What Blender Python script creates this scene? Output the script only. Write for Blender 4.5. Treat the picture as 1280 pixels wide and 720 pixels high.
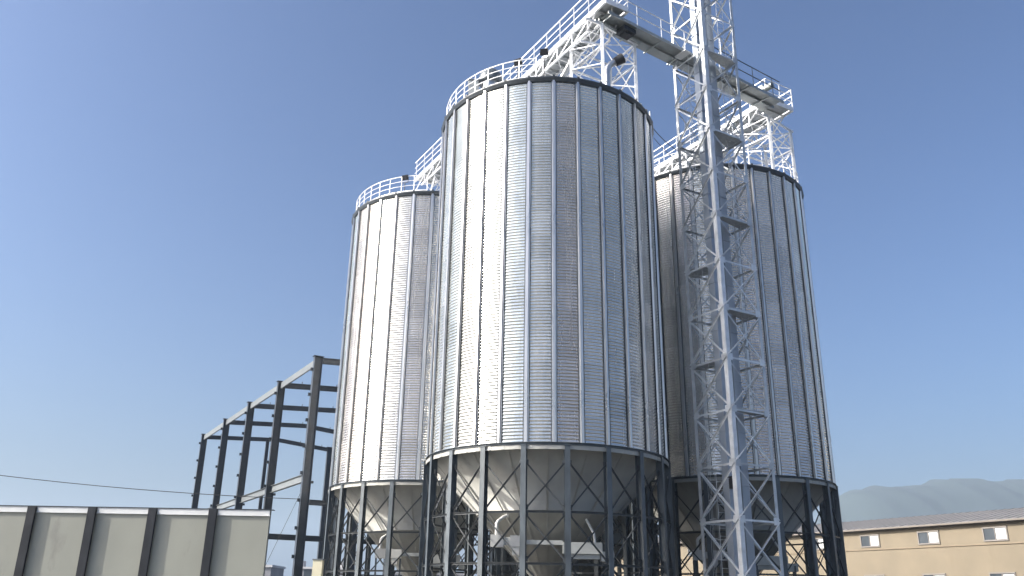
import bpy, math, random
from mathutils import Vector, Matrix
random.seed(7)
sc = bpy.context.scene
for o in list(bpy.data.objects): bpy.data.objects.remove(o)
C = sc.collection
PI = math.pi

# ---------------------------------------------------------------- camera
cam_d = bpy.data.cameras.new('camera'); cam = bpy.data.objects.new('camera', cam_d); C.objects.link(cam)
cam_d.sensor_width = 36; cam_d.lens = 36*1055.275/1280
cam_d.clip_start = .1; cam_d.clip_end = 9000
PITCH, ROLL = .35475, .01654
cp, sp, cr, sr = math.cos(PITCH), math.sin(PITCH), math.cos(ROLL), math.sin(ROLL)
fw = Vector((0, cp, sp)); r0 = Vector((1, 0, 0)); u0 = Vector((0, -sp, cp))
rt = cr*r0 + sr*u0; up = -sr*r0 + cr*u0
cam.matrix_world = Matrix(((rt.x, up.x, -fw.x, 0), (rt.y, up.y, -fw.y, 0), (rt.z, up.z, -fw.z, 1.6), (0, 0, 0, 1)))
sc.camera = cam
sc.render.resolution_x = 1024; sc.render.resolution_y = 576

# ---------------------------------------------------------------- sky, sun, exposure
SUN_EL = math.radians(33)
to_sun = Vector((-.965, -.262, 0)).normalized()*math.cos(SUN_EL) + Vector((0, 0, math.sin(SUN_EL)))
w = bpy.data.worlds.new('World'); sc.world = w; w.use_nodes = True
nt = w.node_tree
sky = nt.nodes.new('ShaderNodeTexSky'); sky.sky_type = 'NISHITA'; sky.sun_disc = False
sky.sun_elevation = SUN_EL
sky.sun_rotation = math.atan2(to_sun.x, to_sun.y)
sky.altitude = 0; sky.air_density = 1.0; sky.dust_density = 6.0; sky.ozone_density = 4.8
bg = nt.nodes['Background']; bg.inputs[1].default_value = .077
gam = nt.nodes.new('ShaderNodeGamma'); gam.inputs[1].default_value = 1.35      # a clear, contrasty air
nt.links.new(sky.outputs[0], gam.inputs[0]); nt.links.new(gam.outputs[0], bg.inputs[0])
sd = bpy.data.lights.new('sun', 'SUN'); sd.energy = 4.5; sd.angle = math.radians(.53); sd.color = (1, .95, .87)
sun = bpy.data.objects.new('sun', sd); C.objects.link(sun)
sun.rotation_euler = to_sun.to_track_quat('Z', 'Y').to_euler()
sc.view_settings.view_transform = 'Standard'; sc.view_settings.look = 'None'
sc.view_settings.exposure = 0.75; sc.view_settings.gamma = 1; sc.view_settings.use_curve_mapping = False

# ---------------------------------------------------------------- helpers
def tag(o, label=None, cat=None, group=None, kind=None):
    if label: o['label'] = label
    if cat: o['category'] = cat
    if group: o['group'] = group
    if kind: o['kind'] = kind
    return o
def thing(name, loc, label, cat, group=None, rz=0):
    o = bpy.data.objects.new(name, None); C.objects.link(o); o.location = loc; o.rotation_euler.z = rz
    o.empty_display_size = .3
    return tag(o, label, cat, group)
def link(name, me, parent=None, rz=0, loc=(0, 0, 0)):
    o = bpy.data.objects.new(name, me); C.objects.link(o)
    if parent: o.parent = parent
    o.rotation_euler.z = rz; o.location = loc
    return o
class MB:
    def __init__(s, off=(0, 0, 0)): s.v = []; s.f = []; s.sm = []; s.mi = []; s.cur = 0; s.off = Vector(off)
    def add(s, vs, fs, smooth=False):
        n = len(s.v); s.v += [tuple(Vector(v)-s.off) for v in vs]; s.f += [tuple(i+n for i in f) for f in fs]; s.sm += [smooth]*len(fs); s.mi += [s.cur]*len(fs); return s
    def frame(s, c, ax, ay, az):      # box from centre and three half axis vectors
        c, ax, ay, az = map(Vector, (c, ax, ay, az)); vs = []
        for k in (-1, 1):
            for j in (-1, 1):
                for i in (-1, 1): vs.append(c+ax*i+ay*j+az*k)
        return s.add(vs, [(0, 2, 3, 1), (4, 5, 7, 6), (0, 1, 5, 4), (2, 6, 7, 3), (0, 4, 6, 2), (1, 3, 7, 5)])
    def box(s, x0, x1, y0, y1, z0, z1):
        return s.frame(((x0+x1)/2, (y0+y1)/2, (z0+z1)/2), ((x1-x0)/2, 0, 0), (0, (y1-y0)/2, 0), (0, 0, (z1-z0)/2))
    def bar(s, p, q, w, h, upv=(0, 0, 1), ext=0):      # rectangular bar, h along upv
        p, q, upv = Vector(p), Vector(q), Vector(upv); d = (q-p).normalized()
        p = p-d*ext; q = q+d*ext
        if abs(d.dot(upv.normalized())) > .98: upv = Vector((0, 1, 0)) if abs(d.y) < .9 else Vector((1, 0, 0))
        a = d.cross(upv).normalized(); b = a.cross(d).normalized()
        return s.frame((p+q)/2, (q-p)/2, a*w/2, b*h/2)
    def ibeam(s, p, q, depth, width, dirv, tf=.02, tw=.014):   # web along dirv
        p, q, dirv = Vector(p), Vector(q), Vector(dirv); d = (q-p).normalized()
        a = (dirv-d*dirv.dot(d)).normalized(); b = d.cross(a).normalized(); m = (p+q)/2; hl = (q-p)/2
        s.frame(m, hl, a*(depth/2-tf), b*tw/2)
        s.frame(m+a*(depth/2-tf/2), hl, a*tf/2, b*width/2); s.frame(m-a*(depth/2-tf/2), hl, a*tf/2, b*width/2)
        return s
    def angle(s, p, q, w, t=.008, a=None):     # L section
        p, q = Vector(p), Vector(q); d = (q-p).normalized()
        a = Vector(a or (0, 0, 1)); a = a-d*a.dot(d)
        if a.length < .05: a = Vector((1, .3, 0)); a = a-d*a.dot(d)
        a.normalize(); b = d.cross(a).normalized(); m = (p+q)/2; hl = (q-p)/2
        s.frame(m+a*w/2, hl, a*w/2, b*t/2); s.frame(m+b*(w/2+t/2), hl, a*t/2, b*w/2); return s
    def tube(s, p, q, r, n=8, r2=None, cap=True):
        p, q = Vector(p), Vector(q); d = (q-p).normalized(); r2 = r if r2 is None else r2
        a = d.orthogonal().normalized(); b = d.cross(a); vs = []
        for c_, rr in ((p, r), (q, r2)):
            for i in range(n): t = 2*PI*i/n; vs.append(c_+a*rr*math.cos(t)+b*rr*math.sin(t))
        s.add(vs, [(i, (i+1) % n, n+(i+1) % n, n+i) for i in range(n)], True)
        if cap: s.add(vs, [tuple(range(n))[::-1], tuple(range(n, 2*n))])
        return s
    def path(s, pts, r, n=8):
        pts = [Vector(p) for p in pts]; prev = None; vs = []; m = len(pts); a = None
        for k, p in enumerate(pts):
            d = (pts[min(k+1, m-1)]-pts[max(k-1, 0)]).normalized()
            if a is None: a = d.orthogonal().normalized()
            a = (a-d*a.dot(d)).normalized(); b = d.cross(a)
            for i in range(n): t = 2*PI*i/n; vs.append(p+a*r*math.cos(t)+b*r*math.sin(t))
        fs = [(k*n+i, k*n+(i+1) % n, (k+1)*n+(i+1) % n, (k+1)*n+i) for k in range(m-1) for i in range(n)]
        s.add(vs, fs, True); s.add(vs[:n], [tuple(range(n))[::-1]]); s.add(vs[-n:], [tuple(range(n))]); return s
    def ring(s, prof, a0=0, a1=360, n=120, smooth=True, closed=False):   # revolve (r, z) profile
        full = abs(a1-a0) >= 359.9; m = n if full else n+1; k = len(prof); vs = []
        for i in range(m):
            t = math.radians(a0+(a1-a0)*i/n); c_, s_ = math.cos(t), math.sin(t)
            vs += [(r*c_, r*s_, z) for r, z in prof]
        fs = []
        kk = k if closed else k-1
        for i in range(n):
            j = (i+1) % m
            for q in range(kk): fs.append((i*k+q, j*k+q, j*k+(q+1) % k, i*k+(q+1) % k))
        vs = [Vector(v)+s.off for v in vs]
        s.add(vs, fs, smooth)
        if closed and not full: s.add(vs, [tuple(range(k))[::-1], tuple(range((m-1)*k, m*k))])
        return s
    def mesh(s, name, mat):
        me = bpy.data.meshes.new(name); me.from_pydata(s.v, [], s.f); me.polygons.foreach_set('use_smooth', s.sm)
        
        for m_ in (mat if isinstance(mat, tuple) else (mat,)): me.materials.append(m_)
        me.polygons.foreach_set('material_index', s.mi); me.update(); return me
    def build(s, name, mat, parent=None, rz=0, loc=(0, 0, 0)): return link(name, s.mesh(name, mat), parent, rz, loc)
def P2(a, z): return Vector((a[0], a[1], z))

# ---------------------------------------------------------------- materials
def mat(name, col, rough=.6, metal=0, noise=.12, scale=2.0, bump=0, col2=None, rough_var=.1, detail=6, stretch=None, bumpscale=40, tone=.08, stain=None):
    m = bpy.data.materials.new(name); m.use_nodes = True; N = m.node_tree.nodes; Lk = m.node_tree.links
    b = N['Principled BSDF']; b.inputs['Metallic'].default_value = metal
    tc = N.new('ShaderNodeTexCoord'); mp = N.new('ShaderNodeMapping'); Lk.new(tc.outputs['Object'], mp.inputs[0])
    if stretch: mp.inputs['Scale'].default_value = stretch
    nz = N.new('ShaderNodeTexNoise'); nz.inputs['Scale'].default_value = scale; nz.inputs['Detail'].default_value = detail
    Lk.new(mp.outputs[0], nz.inputs[0])
    cr_ = N.new('ShaderNodeMapRange'); cr_.inputs[1].default_value = .3; cr_.inputs[2].default_value = .7
    Lk.new(nz.outputs[0], cr_.inputs[0])
    mx = N.new('ShaderNodeMix'); mx.data_type = 'RGBA'
    c1 = [c*(1-noise) for c in col]; c2 = [min(1, c*(1+noise)) for c in col] if col2 is None else col2
    mx.inputs[6].default_value = (*c1, 1); mx.inputs[7].default_value = (*c2, 1)
    Lk.new(cr_.outputs[0], mx.inputs[0])
    oi = N.new('ShaderNodeObjectInfo'); tr = N.new('ShaderNodeMapRange'); tr.inputs[3].default_value = 1-tone; tr.inputs[4].default_value = 1+tone; Lk.new(oi.outputs['Random'], tr.inputs[0])
    hv = N.new('ShaderNodeHueSaturation'); Lk.new(mx.outputs[2], hv.inputs['Color']); Lk.new(tr.outputs[0], hv.inputs['Value']); Lk.new(hv.outputs[0], b.inputs['Base Color'])
    if stain:
        sn = N.new('ShaderNodeTexNoise'); sn.inputs['Scale'].default_value = stain[2]; sn.inputs['Detail'].default_value = 8; sn.inputs['Roughness'].default_value = .65
        sm_ = N.new('ShaderNodeMapping'); sm_.inputs['Scale'].default_value = stain[3]; Lk.new(tc.outputs['Object'], sm_.inputs[0]); Lk.new(sm_.outputs[0], sn.inputs[0])
        sr_ = N.new('ShaderNodeMapRange'); sr_.inputs[1].default_value = stain[1]; sr_.inputs[2].default_value = stain[1]+.14; Lk.new(sn.outputs[0], sr_.inputs[0])
        sx = N.new('ShaderNodeMix'); sx.data_type = 'RGBA'; Lk.new(sr_.outputs[0], sx.inputs[0]); Lk.new(hv.outputs[0], sx.inputs[6]); sx.inputs[7].default_value = (*stain[0], 1); Lk.new(sx.outputs[2], b.inputs['Base Color'])
    rr = N.new('ShaderNodeMapRange'); rr.inputs[3].default_value = rough-rough_var; rr.inputs[4].default_value = rough+rough_var
    Lk.new(nz.outputs[0], rr.inputs[0]); Lk.new(rr.outputs[0], b.inputs['Roughness'])
    if bump:
        n2 = N.new('ShaderNodeTexNoise'); n2.inputs['Scale'].default_value = bumpscale; n2.inputs['Detail'].default_value = 5
        Lk.new(tc.outputs['Object'], n2.inputs[0])
        bp = N.new('ShaderNodeBump'); bp.inputs['Strength'].default_value = bump; bp.inputs['Distance'].default_value = .02
        Lk.new(n2.outputs[0], bp.inputs['Height']); Lk.new(bp.outputs[0], b.inputs['Normal'])
    return m

Z0, Z1, R = 7.09, 22.78, 5.0
NST, NLEG = 30, 20
SHEET = 1.04           # height of one course of sheets

def sheet_material():
    """galvanised corrugated sheets: every sheet its own tint and gloss (by panel and course), zinc blotches, drips"""
    m = bpy.data.materials.new('corrugated_zinc'); m.use_nodes = True; N = m.node_tree.nodes; Lk = m.node_tree.links
    b = N['Principled BSDF']; b.inputs['Metallic'].default_value = .82
    tc = N.new('ShaderNodeTexCoord'); sep = N.new('ShaderNodeSeparateXYZ'); Lk.new(tc.outputs['Object'], sep.inputs[0])
    def M(op, a, b_=None):
        n = N.new('ShaderNodeMath'); n.operation = op
        for i, x in enumerate((a, b_)):
            if x is None: continue
            if isinstance(x, (int, float)): n.inputs[i].default_value = x
            else: Lk.new(x, n.inputs[i])
        return n.outputs[0]
    ang = M('ARCTAN2', sep.outputs[1], sep.outputs[0])
    ia = M('FLOOR', M('MULTIPLY', M('SUBTRACT', ang, math.radians(258.7-12*30)), NST/(2*PI)))
    iz = M('FLOOR', M('DIVIDE', M('SUBTRACT', sep.outputs[2], Z0), SHEET))
    cmb = N.new('ShaderNodeCombineXYZ'); Lk.new(ia, cmb.inputs[0]); Lk.new(iz, cmb.inputs[1])
    wn = N.new('ShaderNodeTexWhiteNoise'); wn.noise_dimensions = '3D'; Lk.new(cmb.outputs[0], wn.inputs[0])
    cm2 = N.new('ShaderNodeCombineXYZ'); Lk.new(ia, cm2.inputs[0]); cm2.inputs[1].default_value = 77
    wn2 = N.new('ShaderNodeTexWhiteNoise'); Lk.new(cm2.outputs[0], wn2.inputs[0])
    oi = N.new('ShaderNodeObjectInfo'); Lk.new(oi.outputs['Random'], cmb.inputs[2]); Lk.new(oi.outputs['Random'], cm2.inputs[2])
    nz = N.new('ShaderNodeTexNoise'); nz.inputs['Scale'].default_value = 1.1; nz.inputs['Detail'].default_value = 7
    mp = N.new('ShaderNodeMapping'); mp.inputs['Scale'].default_value = (2.2, 2.2, .35); Lk.new(tc.outputs['Object'], mp.inputs[0]); Lk.new(mp.outputs[0], nz.inputs[0])
    # panel to panel, sheet to sheet and blotchy differences
    val = M('ADD', M('MULTIPLY', wn.outputs[0], .34), M('ADD', M('MULTIPLY', wn2.outputs[0], .48), M('MULTIPLY', nz.outputs[0], .4)))
    mx = N.new('ShaderNodeMix'); mx.data_type = 'RGBA'; Lk.new(M('SUBTRACT', M('MULTIPLY', val, 1.25), .2), mx.inputs[0])
    mx.inputs[6].default_value = (.52, .52, .51, 1); mx.inputs[7].default_value = (.92, .905, .875, 1)
    cm3 = N.new('ShaderNodeCombineXYZ'); Lk.new(ia, cm3.inputs[0]); cm3.inputs[1].default_value = 31; Lk.new(oi.outputs['Random'], cm3.inputs[2])
    wn3 = N.new('ShaderNodeTexWhiteNoise'); Lk.new(cm3.outputs[0], wn3.inputs[0])
    tint = N.new('ShaderNodeMix'); tint.data_type = 'RGBA'; Lk.new(wn3.outputs[0], tint.inputs[0])
    tint.inputs[6].default_value = (.93, .985, .97, 1); tint.inputs[7].default_value = (1.0, .945, .90, 1)
    mul = N.new('ShaderNodeMix'); mul.data_type = 'RGBA'; mul.blend_type = 'MULTIPLY'; mul.inputs[0].default_value = 1
    Lk.new(mx.outputs[2], mul.inputs[6]); Lk.new(tint.outputs[2], mul.inputs[7])
    # dust and drip stains running down from the eave and the laps
    dn = N.new('ShaderNodeTexNoise'); dn.inputs['Scale'].default_value = 1; dn.inputs['Detail'].default_value = 5
    dm = N.new('ShaderNodeMapping'); dm.inputs['Scale'].default_value = (9, 9, .25); Lk.new(tc.outputs['Object'], dm.inputs[0]); Lk.new(dm.outputs[0], dn.inputs[0])
    dr = N.new('ShaderNodeMapRange'); dr.inputs[1].default_value = .58; dr.inputs[2].default_value = .8; dr.inputs[3].default_value = 0; dr.inputs[4].default_value = .45; Lk.new(dn.outputs[0], dr.inputs[0])
    dx = N.new('ShaderNodeMix'); dx.data_type = 'RGBA'; Lk.new(dr.outputs[0], dx.inputs[0]); Lk.new(mul.outputs[2], dx.inputs[6]); dx.inputs[7].default_value = (.30, .29, .27, 1)
    Lk.new(dx.outputs[2], b.inputs['Base Color'])
    Lk.new(M('ADD', M('MULTIPLY', dr.outputs[0], .4), M('ADD', M('MULTIPLY', wn3.outputs[0], .12), M('ADD', M('MULTIPLY', nz.outputs[0], .08), .10))), b.inputs['Roughness'])
    bn = N.new('ShaderNodeTexNoise'); bn.inputs['Scale'].default_value = 1.7; bn.inputs['Detail'].default_value = 3; Lk.new(tc.outputs['Object'], bn.inputs[0])
    bp = N.new('ShaderNodeBump'); bp.inputs['Strength'].default_value = .55; bp.inputs['Distance'].default_value = .045; Lk.new(M('ADD', bn.outputs[0], M('MULTIPLY', wn.outputs[0], .0)), bp.inputs['Height']); Lk.new(bp.outputs[0], b.inputs['Normal'])
    return m
M_sheet = sheet_material()
M_zinc = mat('galvanised_steel', (.5, .51, .52), .38, 1, .1, 3, stretch=(1, 1, .3))
M_stiff = mat('stiffener_zinc', (.62, .61, .59), .3, .82, .08, 2, stretch=(1, 1, .2))
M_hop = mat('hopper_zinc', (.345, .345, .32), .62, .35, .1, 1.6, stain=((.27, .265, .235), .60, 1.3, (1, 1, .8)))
M_roof = mat('roof_zinc', (.7, .71, .72), .4, 1, .1, 2)
M_dark = mat('dark_steel_paint', (.045, .055, .066), .45, 0, .2, 5, bump=.05)
M_leg = mat('silo_leg_paint', (.09, .105, .115), .42, .3, .25, 3, stretch=(1, 1, .4), tone=.15, stain=((.15, .145, .13), .62, 4, (1, 1, .3)))
M_shade = mat('painted_shadow', (.02, .022, .025), .7)  # near-black strips beside the stiffeners, painted in place of shade
M_white = mat('pale_galvanised', (.82, .83, .84), .42, .12, .08, 4)
M_rail = mat('railing_paint', (.83, .83, .83), .45, .2, .06, 4)
M_tower = mat('tower_zinc', (.55, .57, .58), .42, .35, .14, 3, tone=.18)
M_case = mat('elevator_casing', (.36, .40, .45), .38, .4, .1, 1.5, stretch=(1, 1, .3))
M_conv = mat('conveyor_zinc', (.36, .385, .38), .5, .5, .16, 2)
M_grate = mat('platform_plate', (.5, .52, .52), .55, .4, .15, 6)
M_frame = mat('frame_primer', (.028, .037, .05), .5, 0, .3, 2, bump=.03, tone=.2, stain=((.055, .055, .06), .64, 2.2, (1, 1, .5)))
M_frame_l = mat('eave_channel_zinc', (.17, .185, .19), .5, .3, .12, 2)
M_panel = mat('cabin_panel', (.245, .25, .212), .45, 0, .07, .9, stretch=(1, 1, .6), rough_var=.06, stain=((.20, .197, .175), .6, 1.1, (1.3, 1, .5)))
M_post = mat('black_post_paint', (.009, .010, .013), .4, 0, .5, 3, stain=((.06, .04, .03), .64, 6, (1, 1, .4)))
M_trim = mat('cabin_trim', (.62, .63, .62), .45, 0, .06, 3)
M_black = mat('black_plastic', (.015, .016, .018), .5)
M_glass = mat('window_glass', (.05, .06, .07), .12, 0, .2, 1)
M_yellow = mat('ochre_render', (.185, .155, .108), .85, 0, .12, .35, bump=.15, bumpscale=8, stain=((.165, .135, .092), .56, .5, (1.2, 1.2, .35)))
M_ledge = mat('ledge_render', (.20, .16, .11), .85, 0, .1, 1)
M_roofgrey = mat('grey_sheet_roof', (.15, .145, .14), .7, .1, .1, .6)
M_wframe = mat('window_frame_paint', (.17, .155, .14), .5)
M_brown = mat('brown_shutter', (.14, .12, .10), .6)
M_town = mat('town_wall_grey', (.24, .24, .25), .85, 0, .25, .25)
M_town2 = mat('town_wall_pale', (.50, .50, .50), .85, 0, .2, .25)
M_cream = mat('cream_paint', (.62, .58, .42), .6, 0, .06, 2)
M_pipe = mat('white_pipe', (.58, .58, .55), .4, 0, .05, 4)
M_duct = mat('duct_zinc', (.42, .43, .41), .4, .3, .1, 3)
M_brace = mat('brace_rod', (.06, .066, .07), .45, .4, .2, 4)
M_bounce = mat('bounce_concrete', (.125, .117, .10), .9, 0, .16, .12, col2=(.17, .16, .138), bump=.2, bumpscale=3)
M_ground = mat('worn_asphalt', (.045, .044, .041), .95, 0, .16, .12, col2=(.065, .062, .056), bump=.2, bumpscale=3)
M_hill = mat('dry_hill', (.022, .032, .030), .95, 0, .35, .006, detail=10)
M_cable = mat('cable_rubber', (.03, .03, .03), .6)
M_lens = mat('lamp_lens', (.03, .03, .035), .15)

# ---------------------------------------------------------------- ground, hill, haze
def disc(rad, n=96):
    b = MB(); vs = [(0, 0, 0)]
    rs = [30, 80, 200, 600, 1500, rad]
    for r_ in rs: vs += [(r_*math.cos(2*PI*i/n), r_*math.sin(2*PI*i/n), 0) for i in range(n)]
    fs = [(0, 1+i, 1+(i+1) % n) for i in range(n)]
    for k in range(len(rs)-1):
        for i in range(n): a = 1+k*n; fs.append((a+i, a+n+i, a+n+(i+1) % n, a+(i+1) % n))
    b.add(vs, fs); return b
tag(disc(2900).build('ground', M_ground), kind='structure')
tag(MB().box(-60, .5, -30, 62, -.1, .006).build('bounce_sheet', M_bounce), kind='structure')  # unseen concrete sheet, added to bounce light up from the left
# hill ridge beyond the right hand building
hb = MB(); nx, ny = 90, 18; rnd = random.Random(3)
ph = [rnd.uniform(0, 6) for _ in range(8)]
def hz(x, y):
    # x world, ridge along x at y ~1400
    s = x/1400
    env = 1/(1+math.exp(-(s-.365)/.006))
    h = (.128 + .010*min(1, (s-.365)/.1) + .004*math.sin(s*23+ph[0]) + .0022*math.sin(s*71+ph[1]) + .001*math.sin(s*190+ph[2]))*1400
    return h*env*math.exp(-((y-1400)/300)**2)
vs = []
for j in range(ny+1):
    for i in range(nx*2+1):
        x = 380+i*(1500/(nx*2)); y = 800+j*(1200/ny); vs.append((x, y, hz(x, y)*(1+rnd.uniform(-.012, .012))-.5))
fs = [(j*(nx*2+1)+i, j*(nx*2+1)+i+1, (j+1)*(nx*2+1)+i+1, (j+1)*(nx*2+1)+i) for j in range(ny) for i in range(nx*2)]
hb.add(vs, fs, True); tag(hb.build('hill', M_hill), kind='structure')

HAZE = True
if HAZE:
    m = bpy.data.materials.new('haze_air'); m.use_nodes = True; N = m.node_tree.nodes
    N.remove(N['Principled BSDF']); pv = N.new('ShaderNodeVolumePrincipled')
    pv.inputs['Color'].default_value = (.64, .81, 1, 1); pv.inputs['Density'].default_value = .0003; pv.inputs['Anisotropy'].default_value = .1
    m.node_tree.links.new(pv.outputs[0], N['Material Output'].inputs['Volume'])
    tag(MB().box(-3000, 3000, -3000, 3000, -1, 235).build('haze', m), kind='stuff')

# ---------------------------------------------------------------- silos
PF, PL_, PR = Vector((1.585, 36.031, 0)), Vector((-4.643, 47.078, 0)), Vector((11.135, 43.423, 0))
PB = PL_+PR-PF
U = Vector((-.505, .863, 0)).normalized(); V = Vector((.863, .505, 0)).normalized()
cache = {}
def cached(key, fn):
    if key not in cache: cache[key] = fn()
    return cache[key]
def wall_mesh():
    per = 4; cols = NST*per; pitch = .13; n = int((Z1-Z0)/pitch); sub = 6; rows = n*sub
    # real corrugations: horizontal waves, each course lapping 6 mm over the one below
    vs = []
    for j in range(rows+1):
        z = Z0+(Z1-Z0)*j/rows; amp = .0150*math.sin(2*PI*j/sub)
        lap = .006*(1-((z-Z0) % SHEET)/SHEET)
        for i in range(cols):
            t = math.radians(258.7)+2*PI*i/cols
            r_ = R-.016+amp-lap
            vs.append((r_*math.cos(t), r_*math.sin(t), z))
    fs = [(j*cols+i, j*cols+(i+1) % cols, (j+1)*cols+(i+1) % cols, (j+1)*cols+i) for j in range(rows) for i in range(cols)]
    return MB().add(vs, fs, True).mesh('wall_sheeting', M_sheet)
def stiff_mesh():
    # hat section with a bright web and side strips coloured dark as shadow lines, bolted splice plates
    b = MB(); w, d, f = .058, .075, .035; r_ = R+.002
    prof = [(r_, -w-f), (r_+.006, -w-f), (r_+.006, -w), (r_+d, -w+.012), (r_+d, w-.012), (r_+.006, w), (r_+.006, w+f), (r_, w+f)]
    vs = [(x, y, Z0-.02) for x, y in prof]+[(x, y, Z1-.03) for x, y in prof]; n = len(prof)
    b.add(vs, [(i, (i+1) % n, n+(i+1) % n, n+i) for i in range(n)])
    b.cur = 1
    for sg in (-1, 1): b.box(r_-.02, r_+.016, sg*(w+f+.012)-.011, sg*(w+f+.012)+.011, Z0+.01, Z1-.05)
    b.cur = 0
    z = Z0+2.3
    while z < Z1-.5:
        b.box(r_+d, r_+d+.008, -w+.008, w-.008, z-.16, z+.16)
        for k in (-.11, -.04, .04, .11):
            for s in (-.025, .025): b.tube((r_+d+.006, s, z+k), (r_+d+.02, s, z+k), .009, 6)
        z += 3.1
    return b.mesh('stiffener', (M_stiff, M_shade))
def leg_mesh():
    b = MB(); b.ibeam((R+.02, 0, 0.02), (R+.02, 0, Z0-.12), .26, .2, (1, 0, 0), .014, .01)
    b.box(R-.18, R+.22, -.16, .16, 0, .025)
    b.box(R-.13, R+.17, -.13, .13, Z0-.125, Z0-.105)
    return b.mesh('leg', M_leg)
LEV = [(1.35, 2.87), (2.87, 4.64)]
def brace_mesh(za, zb, key):
    a = 2*PI/NLEG; r_ = R+.02; b = MB()
    A = lambda t, z, rr=r_: Vector((rr*math.cos(t), rr*math.sin(t), z))
    d = .022
    b.angle(A(.02, za), A(a-.02, zb), .05, .007, a=(math.cos(a/2), math.sin(a/2), 0))
    b.angle(A(.02, zb, r_-d), A(a-.02, za, r_-d), .05, .007, a=(math.cos(a/2), math.sin(a/2), 0))
    for t, z in ((.02, za), (.02, zb), (a-.02, za), (a-.02, zb)):
        b.frame(A(t, z, r_-.01), Vector((math.cos(a/2), math.sin(a/2), 0))*.006, Vector((-math.sin(a/2), math.cos(a/2), 0))*.07, (0, 0, .09))
    return b.mesh('cross_brace', M_brace)
def girt_mesh(z):
    b = MB(); 
    for i in range(NLEG):
        t0, t1 = 2*PI*i/NLEG, 2*PI*(i+1)/NLEG; r_ = R+.02; c_ = (math.cos((t0+t1)/2), math.sin((t0+t1)/2), 0)
        e = .024
        b.angle((r_*math.cos(t0+e), r_*math.sin(t0+e), z), (r_*math.cos(t1-e), r_*math.sin(t1-e), z), .07, .008, a=c_)
    return b.mesh('ring_girt', M_brace)
def base_ring():
    b = MB(); zt, zb_ = Z0-.005, Z0-.105
    b.ring([(R-.06, zt), (R+.1, zt), (R+.1, zt-.016), (R+.03, zt-.016), (R+.03, zb_+.0), (R+.12, zb_), (R+.12, zb_-.0), (R-.06, zb_)], n=120, smooth=False, closed=True)
    return b.mesh('base_ring', M_leg)
def base_ring_lower():
    b = MB(); z = Z0-.11
    b.ring([(R+.06, z), (R+.085, z), (R+.085, z-.16), (R+.06, z-.16)], n=120, smooth=False, closed=True)
    for i in range(60):
        t = 2*PI*(i+.5)/60; c_ = Vector((math.cos(t), math.sin(t), 0)); q = Vector((-c_.y, c_.x, 0))
        b.frame(c_*(R+.09)+Vector((0, 0, z-.08)), c_*.004, q*(.05 if i % 3 else .09), (0, 0, .07))
    return b.mesh('ring_beam', M_hop)
def hopper_mesh():
    b = MB(); zt, zb_, rt_, rb = Z0-.14, 2.35, R-.1, .42
    prof = [(rt_, zt), (rt_-(rt_-rb)*.45, zt-(zt-zb_)*.45), (rt_-(rt_-rb)*.451+.012, zt-(zt-zb_)*.451), (rt_-(rt_-rb)*.455+.012, zt-(zt-zb_)*.455), (rt_-(rt_-rb)*.456, zt-(zt-zb_)*.456), (rb, zb_)]
    b.ring(prof, n=120)
    b.ring([(rb, zb_), (rb, 1.5)], n=40)
    sl = Vector((rt_-rb, 0, zt-zb_)).normalized()
    for i in range(NLEG):          # lapped radial seams of the cone sheets
        t = 2*PI*(i+.5)/NLEG+.02; c_ = Vector((math.cos(t), math.sin(t), 0)); q = Vector((-c_.y, c_.x, 0))
        p0 = c_*(rt_-.02)+Vector((0, 0, zt-.03)); p1 = c_*(rb+.25)+Vector((0, 0, zb_+.2)); n_ = Vector((c_.x*sl.z, c_.y*sl.z, -sl.x))
        b.frame((p0+p1)/2+n_*.008, (p1-p0)/2, q*.035, n_*.006)
    return b.mesh('hopper', M_hop)
def roof_mesh():
    b = MB(); ze = Z1+.0
    b.ring([(R+.10, ze-.01), (.7, ze+2.0), (.7, ze+2.25)], n=60, smooth=False)
    for i in range(NST):
        t = math.radians(258.7)+2*PI*(i+.5)/NST; c_ = Vector((math.cos(t), math.sin(t), 0)); q = Vector((-c_.y, c_.x, 0))
        p0 = c_*(R+.09)+Vector((0, 0, ze+.03)); p1 = c_*.75+Vector((0, 0, ze+2.02))
        b.bar(p0, p1, .05, .07)
    return b.mesh('roof', M_roof)
def eave_mesh():
    b = MB(); z = Z1
    b.ring([(R-.02, z-.16), (R+.06, z-.16), (R+.13, z-.03), (R+.13, z+.03), (R-.02, z+.03)], n=120, smooth=False, closed=True)
    for i in range(NST):          # small clips on the rim
        t = math.radians(258.7)+2*PI*i/NST; c_ = Vector((math.cos(t), math.sin(t), 0)); q = Vector((-c_.y, c_.x, 0))
        b.frame(c_*(R+.12)+Vector((0, 0, z+.05)), c_*.03, q*.05, (0, 0, .045))
    return b.mesh('eave_ring', M_dark)
def railing(a0, a1):
    b = MB(); rr = R-.08; n = max(2, round((a1-a0)/9))
    for i in range(n+1):
        t = math.radians(a0+(a1-a0)*i/n); c_ = Vector((math.cos(t), math.sin(t), 0))
        b.tube(c_*rr+Vector((0, 0, Z1-.02)), c_*rr+Vector((0, 0, Z1+1.1)), .024, 6)
    for z, r_ in ((Z1+1.1, .026), (Z1+.8, .017), (Z1+.5, .017)):
        b.path([Vector((rr*math.cos(math.radians(a0+(a1-a0)*k/60)), rr*math.sin(math.radians(a0+(a1-a0)*k/60)), z)) for k in range(61)], r_, 6)
    b.ring([(rr-.004, Z1+.06), (rr+.004, Z1+.06), (rr+.004, Z1+.2), (rr-.004, Z1+.2)], a0, a1, n=48, smooth=False, closed=True)
    return b
silos = {}
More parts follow.
